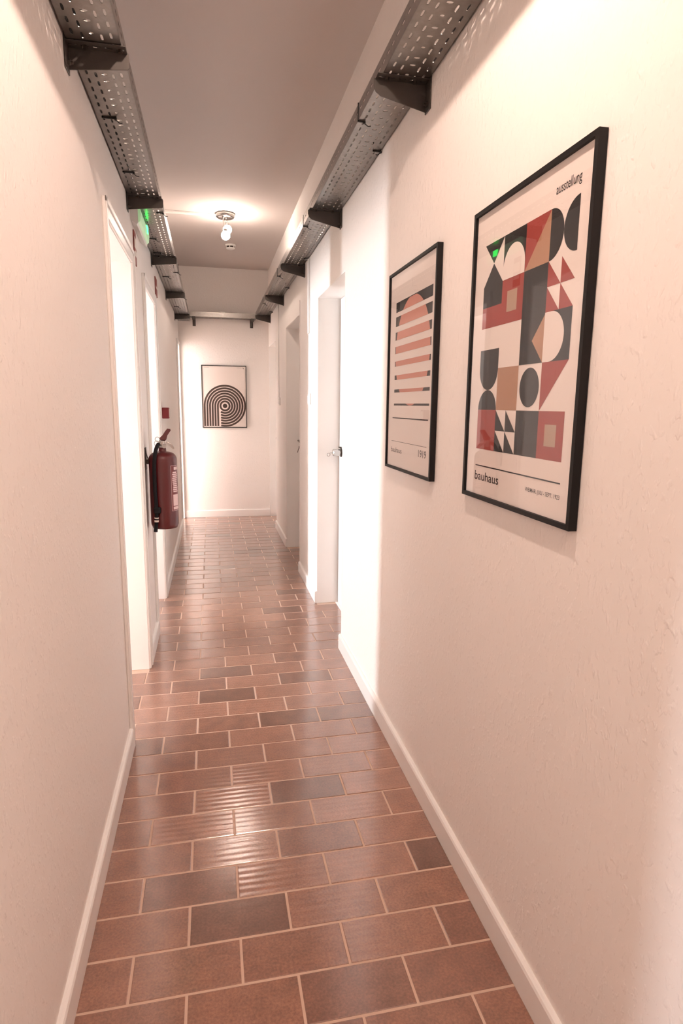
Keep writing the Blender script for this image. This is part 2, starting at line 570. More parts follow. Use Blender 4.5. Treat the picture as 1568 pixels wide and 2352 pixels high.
def lever(leaf, x, y, z, key=True, dy=-1):
    bm = B()
    box(bm, x - 0.005, x, y - 0.018, y + 0.018, z - 0.11, z + 0.05, 0.003)
    obj('back_plate', bm, M['chrome'], leaf)
    bm = B()
    tube(bm, [(x - 0.002, y, z), (x - 0.035, y, z), (x - 0.052, y + dy * 0.012, z + 0.002), (x - 0.052, y + dy * 0.05, z + 0.002), (x - 0.050, y + dy * 0.10, z - 0.004)], 0.0085)
    obj('lever', bm, M['dark_metal'], leaf, True)
    if key:
        bm = B()
        cyl(bm, (x - 0.004, y, z - 0.062), (x - 0.030, y, z - 0.062), 0.005, n=10)
        box(bm, x - 0.046, x - 0.028, y - 0.003, y + 0.003, z - 0.073, z - 0.051, 0.002)
        tube(bm, [(x - 0.042, y, z - 0.068), (x - 0.052, y, z - 0.090), (x - 0.058, y, z - 0.112)], 0.003)
        obj('key', bm, M['dark_metal'], leaf)

r2, leaf2 = right_door(5, *DR[1], 0.856, 0.008, 'white door with a lever and keys in the second recess on the right')
lever(leaf2, 0.856, 5.76, 1.060)
bm = B()
a, b, h = DR[1]
for y0, y1, z0, z1 in ((a - 0.012, a, 0.09, h + 0.11), (b, b + 0.12, 0.09, h + 0.11), (a, b, h, h + 0.11)):
    box(bm, XR - 0.005, XR + 0.001, y0, y1, z0, z1, 0.0015)
obj('architrave', bm, M['wall'], r2)
r3, leaf3 = right_door(6, *DR[2], 0.830, 0.008, 'white door in the recess beside the far wall')
lever(leaf3, 0.830, 7.48, 1.10, True)

# ------------------------------------------------------------------ perforated cable trays
class Grid:
    def __init__(s):
        s.v, s.f = [], []
    def cell(s, P, u0, u1, v0, v1, cu, cv, lu, lv):
        """rectangle u0..u1 x v0..v1 with a stadium hole (half sizes lu, lv) centred cu,cv; P maps (u,v)->xyz"""
        if lu > lv:
            c = lu - lv
            hole = [(c + lv, 0), (c + lv * .7, lv * .7), (0, lv), (-c - lv * .7, lv * .7), (-c - lv, 0), (-c - lv * .7, -lv * .7), (0, -lv), (c + lv * .7, -lv * .7)]
        else:
            c = lv - lu
            hole = [(lu, 0), (lu * .7, c + lu * .7), (0, c + lu), (-lu * .7, c + lu * .7), (-lu, 0), (-lu * .7, -c - lu * .7), (0, -c - lu), (lu * .7, -c - lu * .7)]
        rim = [(u1, cv), (u1, v1), (cu, v1), (u0, v1), (u0, cv), (u0, v0), (cu, v0), (u1, v0)]
        n = len(s.v)
        s.v += [P(*q) for q in rim] + [P(cu + a, cv + b) for a, b in hole]
        for i in range(8):
            j = (i + 1) % 8
            s.f.append((n + i, n + j, n + 8 + j, n + 8 + i))
    def quad(s, P, u0, u1, v0, v1):
        n = len(s.v)
        s.v += [P(u0, v0), P(u1, v0), P(u1, v1), P(u0, v1)]
        s.f.append((n, n + 1, n + 2, n + 3))

def slotted(g, P, u0, u1, v0, v1, phase, hl=0.0140, hw=0.0037, per=0.05):
    n = int((v1 - v0) / per)
    va = v0
    for i in range(n):
        g.cell(P, u0, u1, va, va + per, (u0 + u1) / 2, va + per / 2, hw, hl)
        va += per
    g.quad(P, u0, u1, va, v1)

def ovals(g, P, u0, u1, v0, v1):
    cu = (u0 + u1) / 2
    va = v0
    while va + 0.15 <= v1:
        for a, b, c, lu, lv in ((0, 0.0475, 0.0275, 0.0095, 0.0055), (0.0475, 0.095, 0.0675, 0.0095, 0.0055), (0.095, 0.15, 0.1225, 0.0065, 0.0050)):
            g.cell(P, u0, u1, va + a, va + b, cu, va + c, lu, lv)
        va += 0.15
    g.quad(P, u0, u1, va, v1)

def build_tray(name, label, w0, z, fh, sp, L0, L1, axis='y', wide=0.15):
    """U-shaped perforated tray: bottom with five slot rows, two slotted side flanges"""
    loc = ((w0 + wide / 2, L0, z) if axis == 'y' else (L0, w0 + wide / 2, z))
    t = thing(name, label, 'cable tray', loc, 'perforated steel cable trays')
    mp = (lambda u, v, h: (u, v, h)) if axis == 'y' else (lambda u, v, h: (v, u, h))
    Pb = lambda u, v: mp(w0 + u, v, z)
    g = Grid()
    m = (wide - 5 * sp) / 2
    g.quad(Pb, 0, m, L0, L1)
    g.quad(Pb, wide - m, wide, L0, L1)
    for r in range(5):
        u0 = m + r * sp
        if r == 2:
            ovals(g, Pb, u0, u0 + sp, L0, L1)
        else:
            slotted(g, Pb, u0, u0 + sp, L0 + (0.0 if r in (0, 4) else 0.012), L1, 0)
    o = obj('tray_bottom', (g.v, g.f), M['metal'], t)
    md = o.modifiers.new('sheet', 'SOLIDIFY')
    md.thickness, md.offset = 0.0015, 1
    for s in (0, wide):
        g = Grid()
        Pf = lambda u, v: mp(w0 + s, v, z + u)
        q = 0.018
        g.quad(Pf, 0, q, L0, L1)
        slotted(g, Pf, q, fh - q + 0.004, L0, L1, 0, 0.0140, 0.0040)
        g.quad(Pf, fh - q + 0.004, fh, L0, L1)
        lip = 0.007 if s == 0 else -0.007
        n = len(g.v)
        g.v += [mp(w0 + s, L0, z + fh), mp(w0 + s + lip, L0, z + fh), mp(w0 + s + lip, L1, z + fh), mp(w0 + s, L1, z + fh)]
        g.f.append((n, n + 1, n + 2, n + 3))
        o = obj('side_flange', (g.v, g.f), M['metal'], t)
        md = o.modifiers.new('sheet', 'SOLIDIFY')
        md.thickness, md.offset = 0.0015, 0
    return t

RX0, RZ, LX0, LZ, FH = 0.552, 2.421, -0.350, 2.347, 0.056
trayR = build_tray('cable_tray', 'long perforated steel cable tray running above the two posters', RX0, RZ, FH, 0.027, -1.4, 7.60, wide=0.150)
trayL = build_tray('cable_tray', 'long perforated steel cable tray above the fire extinguisher and open doorways', LX0, LZ, FH, 0.0245, -1.4, 7.60, wide=0.138)
trayB = build_tray('cable_tray', 'short perforated steel cable tray crossing above the black ring picture', YB - 0.155, 2.392, 0.052, 0.027, LX0 + 0.142, RX0 - 0.004, axis='x', wide=0.15)

def ring_tie(x0, x1, y, z0, z1, parent, tail=1):
    """a black plastic tie looped round a bundle / flange"""
    bm = B()
    t = 0.0022
    for a in ((x0 - t, x1 + t, y - t, y + t, z0 - t, z0 + t), (x0 - t, x1 + t, y - t, y + t, z1 - t, z1 + t),
              (x0 - t, x0 + t, y - t, y + t, z0, z1), (x1 - t, x1 + t, y - t, y + t, z0, z1)):
        box(bm, *a)
    box(bm, x1 - 0.004, x1 + 0.004, y - 0.005, y + 0.005, z0 - 0.006, z0 + 0.002, 0.001)
    tube(bm, [(x1, y, z0 - 0.003), (x1 + tail * 0.012, y - 0.004, z0 - 0.014), (x1 + tail * 0.022, y - 0.010, z0 - 0.016)], 0.0016, 6)
    return obj('cable_tie', bm, M['tie'], parent)
for y in (1.99, 2.36, 2.86, 3.92, 4.26, 5.02, 6.5):
    ring_tie(LX0 + 0.018, LX0 + 0.060, y, LZ - 0.003, LZ + 0.03, trayL)
for y in (3.40, 4.85, 5.95):
    ring_tie(LX0 + 0.108, LX0 + 0.139, y, LZ - 0.003, LZ + FH, trayL)
for y in (2.36, 3.72, 5.15, 6.55):
    ring_tie(RX0 - 0.001, RX0 + 0.022, y, RZ - 0.003, RZ + FH, trayR)
for y in (2.60, 4.50, 5.62, 7.1):
    ring_tie(RX0 + 0.120, RX0 + 0.1505, y, RZ - 0.003, RZ + 0.035, trayR, -1)

# cables lying in the trays
def cable(x, z, y0, y1, r, m, label, ph):
    pts = []
    n = int((y1 - y0) / 0.45)
    for i in range(n + 1):
        y = y0 + (y1 - y0) * i / n
        pts.append((x + 0.004 * math.sin(ph + 1.7 * i), y, z + r + 0.0018))
    tag(obj('cable', tube(B(), pts, r, 8), m, None, True), label, 'cable', 'cables lying in the trays')
for i, (u, r, m) in enumerate(((0.022, 0.006, 'tie'), (0.040, 0.006, 'tie'), (0.057, 0.005, 'cable'))):
    cable(LX0 + u, LZ, -1.3, 7.5, r, M[m], ('black cable nearest the wall in the left cable tray', 'black cable second from the wall in the left cable tray', 'thin grey cable third from the wall in the left cable tray')[i], i)
for i, (u, r, m, y0) in enumerate(((0.030, 0.007, 'cable_light', 2.25), (0.062, 0.007, 'cable_light', 2.3), (0.095, 0.006, 'cable', 2.3), (0.125, 0.006, 'tie', 3.9))):
    cable(RX0 + u, RZ, y0, 7.5, r, M[m], ('white cable along the outer edge of the right cable tray', 'white cable in the middle of the right cable tray', 'grey cable in the right cable tray on the wall side of the middle', 'black cable beside the wall in the far half of the right tray')[i], i * 2)
jb = tag(obj('junction_box', box(B(), 0.131, 0.193, YB - 0.150, YB - 0.090, 2.396, 2.464, 0.006, 2), M['plastic']), 'small white box sitting in the cross tray by the far wall', 'junction box')

# brackets: tapered web, slotted top flange, wall plate
def bracket(y, side, zt, label, wide=0.178):
    """side +1: on the right wall reaching left; -1: on the left wall reaching right"""
    xw = XR if side > 0 else XL
    t = thing('tray_bracket', label, 'bracket', (xw, y, zt), 'steel brackets under the cable trays')
    X = lambda d: xw - side * d
    hw, ho = (0.088, 0.046) if side > 0 else (0.070, 0.040)
    bm = B()
    if side > 0:
        prof = [(0.003, zt), (wide, zt), (wide, zt - ho * 0.45), (wide - 0.006, zt - ho * 0.8), (wide - 0.022, zt - ho - 0.002), (0.003, zt - hw + 0.006)]
    else:
        prof = [(0.003, zt), (wide, zt), (wide, zt - ho + 0.004), (wide - 0.004, zt - ho), (0.003, zt - hw + 0.014)]
    prism(bm, [(X(d), z) for d, z in prof], 'y', y - 0.0025, y + 0.0005)
    obj('web', bm, M['bracket'], t)
    g = Grid()
    P = lambda u, v: (X(v), y - u, zt - 0.001)
    va = 0.004
    n = 5
    per = (wide - 0.008) / n
    for i in range(n):
        g.cell(P, 0.0, 0.040, va, va + per, 0.020, va + per / 2, 0.0042, 0.0105)
        va += per
    o = obj('top_flange', (g.v, g.f), M['bracket'], t)
    md = o.modifiers.new('sheet', 'SOLIDIFY')
    md.thickness, md.offset = 0.0022, 0
    bm = B()
    x0, x1 = sorted((X(0.0005), X(0.0045)))
    box(bm, x0, x1, y - 0.045, y + 0.004, zt - hw, zt + 0.030, 0.0015)
    obj('wall_plate', bm, M['bracket'], t)
    for zz in (zt + 0.016, zt - hw + 0.022):
        bm = B()
        cyl(bm, (X(0.003), y - 0.022, zz), (X(0.012), y - 0.022, zz), 0.007, n=6)
        cyl(bm, (X(0.012), y - 0.022, zz), (X(0.018), y - 0.022, zz), 0.004, n=10)
        obj('bolt', bm, M['dark_metal'], t)
    for d in (0.050, 0.140):
        bm = B()
        cyl(bm, (X(d), y - 0.020, zt - 0.002), (X(d), y - 0.020, zt - 0.010), 0.007, n=6)
        obj('bolt', bm, M['dark_metal'], t)
ordw = ('nearest', 'second nearest', 'third nearest', 'fourth nearest', 'farthest')
for i, y in enumerate((2.065, 3.417, 4.730, 6.080, 7.405)):
    bracket(y, 1, RZ - 0.0015, 'steel bracket under the right cable tray, %s to the camera' % ordw[i])
for i, y in enumerate((1.950, 3.180, 4.370, 5.690, 7.030)):
    bracket(y, -1, LZ - 0.0015, 'steel bracket under the left cable tray, %s to the camera' % ordw[i], 0.160)
for i, x in enumerate((-0.168, 0.504)):
    t = thing('tray_bracket', ('small dark bracket of the cross tray at the left of the far wall', 'small dark bracket of the cross tray at the right of the far wall')[i], 'bracket', (x, YB, 2.39), 'steel brackets under the cable trays')
    bm = B()
    prism(bm, [(YB - 0.003, 2.388), (YB - 0.165, 2.388), (YB - 0.165, 2.362), (YB - 0.14, 2.348), (YB - 0.003, 2.310)], 'x', x - 0.0015, x + 0.0015)
    obj('web', bm, M['bracket'], t)
    bm = B()
    box(bm, x - 0.018, x + 0.018, YB - 0.165, YB - 0.002, 2.3875, 2.3905)
    box(bm, x - 0.018, x + 0.018, YB - 0.168, YB - 0.165, 2.352, 2.3905)
    obj('top_flange', bm, M['bracket'], t)
    obj('wall_plate', box(B(), x - 0.018, x + 0.018, YB - 0.004, YB - 0.0005, 2.30, 2.42, 0.001), M['bracket'], t)

# ------------------------------------------------------------------ ceiling lamps
def lamp(cx, cy, label, mb):
    t = thing('ceiling_lamp', label, 'lamp', (cx, cy, ZC))
    bm = B()
    lathe(bm, cx, cy, [(0.0, ZC - 0.0005), (0.076, ZC - 0.0005), (0.080, ZC - 0.008), (0.076, ZC - 0.030), (0.066, ZC - 0.036), (0, ZC - 0.036)], 36)
    obj('ceiling_rose', bm, M['chrome'], t, True)
    bm = B()
    cyl(bm, (cx + 0.008, cy, ZC - 0.034), (cx + 0.010, cy, ZC - 0.068), 0.0065, n=12)
    tube(bm, [(cx + 0.010, cy, ZC - 0.064), (cx + 0.014, cy, ZC - 0.074), (cx + 0.015, cy, ZC - 0.082)], 0.006)
    tube(bm, [(cx - 0.018, cy - 0.02, ZC - 0.034), (cx - 0.020, cy - 0.07, ZC - 0.075), (cx - 0.010, cy - 0.085, ZC - 0.13)], 0.005)
    obj('arm', bm, M['chrome'], t, True)
    for bx, by, bz in ((cx + 0.016, cy, ZC - 0.125), (cx - 0.002, cy - 0.085, ZC - 0.195)):
        bm = B()
        lathe(bm, bx, by, [(0, bz + 0.052), (0.014, bz + 0.052), (0.016, bz + 0.046), (0.016, bz + 0.028), (0.013, bz + 0.024), (0, bz + 0.024)], 20)
        obj('socket', bm, M['chrome'], t, True)
        bm = B()
        prof = [(0, bz - 0.036)] + [(0.036 * math.sin(PI * k / 12), bz - 0.036 * math.cos(PI * k / 12)) for k in range(1, 10)] + [(0.014, bz + 0.034), (0, bz + 0.034)]
        lathe(bm, bx, by, prof, 24)
        obj('bulb', bm, mb, t, True)
    return t
lamp(0.158, 5.530, 'lit ceiling lamp with two glowing round bulbs halfway down the corridor', M['bulb'])

# unseen lamp above the frame and added fill lamp, both under a made-up shade
def shaded_lamp(cx, cy, label):
    t = thing('ceiling_lamp', label, 'lamp', (cx, cy, ZC))
    obj('ceiling_rose', lathe(B(), cx, cy, [(0, ZC - 0.0005), (0.055, ZC - 0.0005), (0.055, ZC - 0.022), (0.045, ZC - 0.028), (0, ZC - 0.028)], 32), M['chrome'], t, True)
    obj('stem', cyl(B(), (cx, cy, ZC - 0.026), (cx, cy, ZC - 0.085), 0.009, n=14), M['chrome'], t)
    o = obj('shade', lathe(B(), cx, cy, [(0.0, 2.892), (0.045, 2.890), (0.060, 2.875), (0.125, 2.768)], 40), M['white'], t, True)  # added cone, keeps the bulb's light off the ceiling and upper walls
    md = o.modifiers.new('sheet', 'SOLIDIFY')
    md.thickness, md.offset = 0.002, 1
    obj('socket', cyl(B(), (cx, cy, 2.888), (cx, cy, 2.848), 0.016, n=20), M['plastic'], t)
    prof = [(0, 2.776)] + [(0.034 * math.sin(PI * k / 12), 2.810 - 0.034 * math.cos(PI * k / 12)) for k in range(1, 10)] + [(0.014, 2.846), (0, 2.846)]
    obj('bulb', lathe(B(), cx, cy, prof, 24), M['bulb_near'], t, True)
shaded_lamp(0.150, 1.080, 'lit ceiling lamp with an added conical shade over the near end')
shaded_lamp(0.150, -0.700, 'added fill lamp with a conical shade behind the camera')  # fill light added out of view to brighten the near walls and floor
bm = B()
box(bm, XL + 0.001, 0.040, 5.545, 5.585, ZC - 0.016, ZC - 0.0004, 0.002)
box(bm, 0.028, 0.050, 5.540, 5.590, ZC - 0.019, ZC - 0.0004, 0.002)
tag(obj('cable_duct', bm, M['plastic']), 'flat white cable duct crossing the ceiling to the lit lamp', 'cable duct')
t = thing('smoke_detector', 'small round white smoke detector on the ceiling behind the lamp', 'smoke detector', (0.233, 6.54, ZC))
bm = B()
lathe(bm, 0.233, 6.54, [(0, ZC - 0.0005), (0.052, ZC - 0.0005), (0.053, ZC - 0.012), (0.047, ZC - 0.018), (0, ZC - 0.018)], 32)
obj('base', bm, M['plastic'], t, True)
bm = B()
lathe(bm, 0.233, 6.54, [(0, ZC - 0.016), (0.040, ZC - 0.016), (0.040, ZC - 0.034), (0, ZC - 0.034)], 32)
obj('sensor_ring', bm, M['dark_metal'], t)
bm = B()
lathe(bm, 0.233, 6.54, [(0.0, ZC - 0.033), (0.043, ZC - 0.033), (0.040, ZC - 0.042), (0.025, ZC - 0.049), (0, ZC - 0.051)], 32)
for k in range(6):
    a = k * PI / 3 + 0.3
    cyl(bm, (0.233 + 0.041 * math.cos(a), 6.54 + 0.041 * math.sin(a), ZC - 0.016), (0.233 + 0.041 * math.cos(a), 6.54 + 0.041 * math.sin(a), ZC - 0.036), 0.004, n=6)
obj('cover', bm, M['plastic'], t)

# ------------------------------------------------------------------ wall fittings, left
t = thing('exit_light', 'grey emergency exit light glowing green under the left cable tray', 'exit light', (XL, 3.37, 2.30))
bm = B()
prism(bm, [(XL + 0.0005, 2.338), (XL + 0.030, 2.338), (XL + 0.036, 2.330), (XL + 0.036, 2.256), (XL + 0.030, 2.248), (XL + 0.0005, 2.270)], 'y', 3.265, 3.705)
obj('housing', bm, M['plastic'], t)
bm = B()
prism(bm, [(XL + 0.034, 2.334), (XL + 0.046, 2.326), (XL + 0.050, 2.298), (XL + 0.046, 2.268), (XL + 0.034, 2.256)], 'y', 3.275, 3.695)
obj('diffuser', bm, M['green_light'], t)
bm = B()
box(bm, XL + 0.047, XL + 0.053, 3.555, 3.610, 2.290, 2.325, 0.002)
obj('lit_strip', bm, M['green_led'], t)

def sign(y0, y1, z0, z1, bands, label):
    t = thing('wall_sign', label, 'sign', (XL, (y0 + y1) / 2, z0))
    bm = B()
    box(bm, XL + 0.0005, XL + 0.006, y0, y1, z0, z1, 0.001)
    obj('plate', bm, M['sign_red'], t)
    for a, b in bands:
        obj('white_band', box(B(), XL + 0.0055, XL + 0.0068, y0 + 0.006, y1 - 0.006, a, b), M['sign_white'], t)
sign(3.345, 3.425, 2.085, 2.245, [(2.125, 2.150), (2.165, 2.215)], 'slim red and white sign beneath the green exit light')
sign(4.560, 4.690, 2.135, 2.258, [(2.185, 2.200)], 'small red sign high on the left wall past the second doorway')

t = thing('alarm_call_point', 'square red fire alarm call point above the fire extinguisher', 'call point', (XL, 4.795, 1.29))
obj('housing', box(B(), XL + 0.0005, XL + 0.050, 4.752, 4.840, 1.285, 1.366, 0.005, 2), M['red_plastic'], t)
obj('front_plate', box(B(), XL + 0.049, XL + 0.055, 4.760, 4.832, 1.293, 1.358, 0.002), M['sign_white'], t)

# fire extinguisher
ex, ey, er = -0.266, 3.465, 0.0745
t = thing('fire_extinguisher', 'dark red fire extinguisher with black hose hanging on the left wall', 'fire extinguisher', (ex, ey, 0.715))
prof = [(0, 0.724), (0.058, 0.724), (0.060, 0.715), (0.066, 0.715), (0.070, 0.726), (er - 0.001, 0.735), (er, 0.75), (er, 1.098)]
for k in range(1, 9):
    a = k / 8 * PI / 2
    prof.append((0.022 + (er - 0.022) * math.cos(a), 1.098 + 0.040 * math.sin(a)))
prof += [(0.021, 1.142), (0.019, 1.162), (0, 1.162)]
obj('cylinder_body', lathe(B(), ex, ey, prof, 48), M['red'], t, True)
bm = B()
lathe(bm, ex, ey, [(0, 1.160), (0.021, 1.160), (0.022, 1.170), (0.018, 1.174), (0.018, 1.192), (0, 1.192)], 24)
box(bm, ex - 0.013, ex + 0.020, ey - 0.013, ey + 0.013, 1.176, 1.204, 0.003)
cyl(bm, (ex - 0.010, ey - 0.010, 1.184), (ex - 0.016, ey - 0.036, 1.180), 0.009, n=14)
valve = obj('valve', bm, M['chrome'], t)
# carrying handle below, squeeze lever above
bm = B()
pts = [(ex + 0.010, 1.190), (ex + 0.030, 1.188), (ex + 0.050, 1.178), (ex + 0.062, 1.160), (ex + 0.064, 1.152), (ex + 0.057, 1.151), (ex + 0.044, 1.166), (ex + 0.028, 1.175), (ex + 0.010, 1.178)]
prism(bm, pts, 'y', ey - 0.011, ey + 0.011)
obj('carry_handle', bm, M['chrome'], t)
bm = B()
pts = [(ex - 0.004, 1.198), (ex - 0.012, 1.212), (ex + 0.004, 1.226), (ex + 0.020, 1.250), (ex + 0.030, 1.262), (ex + 0.046, 1.260), (ex + 0.048, 1.252), (ex + 0.030, 1.226), (ex + 0.024, 1.204), (ex + 0.018, 1.196)]
prism(bm, pts, 'y', ey - 0.013, ey + 0.013)
obj('squeeze_lever', bm, M['red'], t)
bm = B()
torus(bm, (ex - 0.022, ey - 0.020, 1.205), (0.25, 1, 0.1), 0.0125, 0.0015, 24, 6)
torus(bm, (ex - 0.026, ey - 0.018, 1.182), (0.35, 1, 0.0), 0.0150, 0.0012, 24, 6)
obj('safety_pin', bm, M['chrome'], t, True)
bm = B()
cyl(bm, (ex + 0.012, ey - 0.013, 1.168), (ex + 0.012, ey - 0.024, 1.168), 0.011, n=20)
obj('pressure_gauge', bm, M['chrome'], t)
hy = ey - 0.078
bm = B()
tube(bm, [(ex - 0.016, ey - 0.034, 1.181), (ex - 0.026, ey - 0.056, 1.160), (ex - 0.036, hy + 0.002, 1.110), (ex - 0.040, hy, 1.04), (ex - 0.040, hy, 0.93), (ex - 0.037, hy, 0.84), (ex - 0.038, hy, 0.775)], 0.0105, 12)
hose = obj('hose', bm, M['rubber'], t, True)
bm = B()
cyl(bm, (ex - 0.038, hy, 0.785), (ex - 0.039, hy, 0.760), 0.0115, 0.0115, 16)
obj('collar', bm, M['sign_white'], hose)
bm = B()
cyl(bm, (ex - 0.039, hy, 0.761), (ex - 0.046, hy, 0.705), 0.0090, 0.0105, 16)
cyl(bm, (ex - 0.0385, hy, 0.778), (ex - 0.039, hy, 0.771), 0.0125, n=16)
obj('nozzle', bm, M['rubber'], hose)
bm = B()
box(bm, ex - 0.052, ex - 0.014, hy - 0.012, hy + 0.026, 0.806, 0.842, 0.006, 2)
obj('hose_clip', bm, M['rubber'], t)

def arc_patch(bm, r, a0, a1, z0, z1, n=10):
    lo, hi = [], []
    for i in range(n + 1):
        a = a0 + (a1 - a0) * i / n
        lo.append(bm.verts.new((ex + r * math.cos(a), ey + r * math.sin(a), z0)))
        hi.append(bm.verts.new((ex + r * math.cos(a), ey + r * math.sin(a), z1)))
    for i in range(n):
        bm.faces.new((lo[i], lo[i + 1], hi[i + 1], hi[i]))
    return bm
D2R = PI / 180
lab = obj('label_panel', arc_patch(B(), er + 0.0005, -54 * D2R, 54 * D2R, 0.815, 1.065, 20), M['label_panel'], t)
bm = B()
for z0, z1, a0, a1 in ((1.040, 1.056, -38, -4), (1.040, 1.054, 4, 40), (0.822, 0.838, -46, 40), (0.842, 0.905, -46, -12)):
    arc_patch(bm, er + 0.0010, a0 * D2R, a1 * D2R, z0, z1, 8)
for z in [1.030 - 0.0105 * k for k in range(11)]:
    arc_patch(bm, er + 0.0010, (-47 + rnd.uniform(-2, 3)) * D2R, (-16 + rnd.uniform(-6, 6)) * D2R, z - 0.0068, z, 6)
    if rnd.random() < 0.75:
        arc_patch(bm, er + 0.0010, (-4 + rnd.uniform(-3, 3)) * D2R, (34 + rnd.uniform(-8, 6)) * D2R, z - 0.0050, z, 6)
for a in (-54, 53):
    arc_patch(bm, er + 0.0010, a * D2R, (a + 1.2) * D2R, 0.815, 1.065, 2)
for z in (0.815, 1.0635):
    arc_patch(bm, er + 0.0010, -54 * D2R, 54 * D2R, z, z + 0.0015, 20)
obj('label_print', bm, M['label'], lab)
bm = B()
box(bm, XL + 0.0005, XL + 0.006, ey - 0.022, ey + 0.022, 1.04, 1.16, 0.001)
box(bm, XL + 0.005, XL + 0.030, ey - 0.012, ey + 0.012, 1.070, 1.095, 0.003)
tube(bm, [(XL + 0.006, ey - 0.024, 1.150), (XL + 0.010, ey - 0.030, 1.125), (XL + 0.018, ey - 0.028, 1.098), (XL + 0.028, ey - 0.020, 1.085)], 0.0025, 8)
obj('wall_hook', bm, M['dark_metal'], t)

# ------------------------------------------------------------------ wall fittings, right
def switch(y, z, label):
    t = thing('light_switch', label, 'light switch', (XR, y, z))
    obj('plate', box(B(), XR - 0.011, XR - 0.0005, y - 0.04, y + 0.04, z - 0.04, z + 0.04, 0.004, 2), M['plastic'], t)
    obj('rocker', box(B(), XR - 0.016, XR - 0.009, y - 0.027, y + 0.027, z - 0.027, z + 0.027, 0.003), M['white'], t)
switch(4.445, 1.440, 'white light switch between the first and second doors on the right')
switch(6.440, 1.430, 'white light switch just before the last door on the right')
tag(obj('cable_duct', box(B(), XR - 0.014, XR - 0.0005, 4.462, 4.492, 1.905, RZ - 0.008, 0.002), M['plastic']), 'white vertical cable duct descending from the right tray between doors', 'cable duct')
tag(obj('cable_duct', box(B(), XR - 0.008, XR - 0.0005, 6.498, 6.512, 1.468, RZ - 0.008, 0.002), M['plastic']), 'thin white vertical duct near the last door on the right', 'cable duct')

# ------------------------------------------------------------------ framed posters
def text_geom(txt, u0, u1, base, height=None, bold=0.006):
    """flat outline of a word fitted to u0..u1 with its baseline at v=base"""
    cu = bpy.data.curves.new('txt', 'FONT')
    cu.body = txt
    cu.resolution_u = 3
    cu.offset = bold
    o = bpy.data.objects.new('txt', cu)
    C.objects.link(o)
    dg = bpy.context.evaluated_depsgraph_get()
    me = bpy.data.meshes.new_from_object(o.evaluated_get(dg))
    xs = [v.co.x for v in me.vertices]
    x0, x1 = min(xs), max(xs)
    s = (u1 - u0) / (x1 - x0)
    sy = s if height is None else height / 0.73
    polys = [[(u0 + (me.vertices[i].co.x - x0) * s, base - me.vertices[i].co.y * sy) for i in p.vertices] for p in me.polygons]
    bpy.data.objects.remove(o, do_unlink=True)
    bpy.data.curves.remove(cu)
    bpy.data.meshes.remove(me)
    return polys

def arc(cu, cv, ru, rv, a0, a1, n=24):
    return [(cu + ru * math.cos((a0 + (a1 - a0) * i / n) * D2R), cv + rv * math.sin((a0 + (a1 - a0) * i / n) * D2R)) for i in range(n + 1)]

def rect(u0, u1, v0, v1):
    return [(u0, v0), (u1, v0), (u1, v1), (u0, v1)]

def poster(label, P, w, h, depth, fwid, shapes, loc, group=None):
    """P(u, v, d): u across, v down from the top left corner, d off the wall"""
    t = thing('framed_poster', label, 'poster', loc, group)
    bm = B()
    def bar(u0, u1, v0, v1, d0, d1):
        vs = [bm.verts.new(P(u, v, d)) for u in (u0, u1) for v in (v0, v1) for d in (d0, d1)]
        for q in ((0, 1, 3, 2), (4, 6, 7, 5), (0, 4, 5, 1), (2, 3, 7, 6), (0, 2, 6, 4), (1, 5, 7, 3)):
            bm.faces.new([vs[i] for i in q])
    bar(0, w, 0, fwid, 0.001, depth)
    bar(0, w, h - fwid, h, 0.001, depth)
    bar(0, fwid, fwid, h - fwid, 0.001, depth)
    bar(w - fwid, w, fwid, h - fwid, 0.001, depth)
    obj('frame', bm, M['black'], t)
    names, V, F, FI = [], [], [], []
    def add(poly, m, d):
        if m not in names:
            names.append(m)
        n = len(V)
        V.extend(P(u, v, d) for u, v in poly)
        F.append(tuple(range(n, n + len(poly))))
        FI.append(names.index(m))
    d0 = depth - 0.008
    add(rect(fwid * 0.6, w - fwid * 0.6, fwid * 0.6, h - fwid * 0.6), 'paper', d0)
    for m, layer, poly in shapes:
        add(poly, m, d0 + 0.0004 * layer)
    me = bpy.data.meshes.new('print')
    me.from_pydata(V, [], F)
    for k in names:
        me.materials.append(M[k])
    me.polygons.foreach_set('material_index', FI)
    o = bpy.data.objects.new('print', me)
    C.objects.link(o)
    o.parent = t
    o.matrix_parent_inverse = Matrix.Translation(t.location).inverted()
    g0 = fwid * 0.8
    gv = [P(u, v, depth - 0.0035) for u, v in ((g0, g0), (g0, h - g0), (w - g0, h - g0), (w - g0, g0))]
    obj('glass', (gv, [(0, 1, 2, 3)]), M['glass'], t)
    return t

# the big poster: a four by six grid of flat shapes
U = [0.064, 0.168, 0.273, 0.375, 0.476]
Vv = [0.092 + 0.1025 * k for k in range(6)]
sh = []
um = (U[0] + U[1]) / 2
sh += [('ink', 1, [(U[0], Vv[0]), (U[1], Vv[0]), (um, 0.1435)]), ('ink', 1, [(um, 0.1435), (U[1], Vv[1]), (U[1], 0.246), (U[0], 0.246), (U[0], Vv[1])])]
sh += [('ink', 1, rect(U[1], U[2], Vv[0], Vv[1])), ('paper', 2, [(U[2], Vv[1]), (U[1], Vv[1])] + arc((U[1] + U[2]) / 2, 0.172, 0.0525, 0.053, 180, 360))]
sh += [('ink_red', 1, [(U[2], Vv[0]), (U[3], Vv[0]), (U[2], Vv[1])]), ('ink_tan', 1, [(U[3], Vv[0]), (U[3], Vv[1]), (U[2], Vv[1])])]
sh += [('ink', 1, arc(U[3], 0.1433, 0.0505, 0.0512, -90, 90)), ('ink', 1, arc(U[4], 0.1433, 0.0505, 0.0512, 90, 270))]
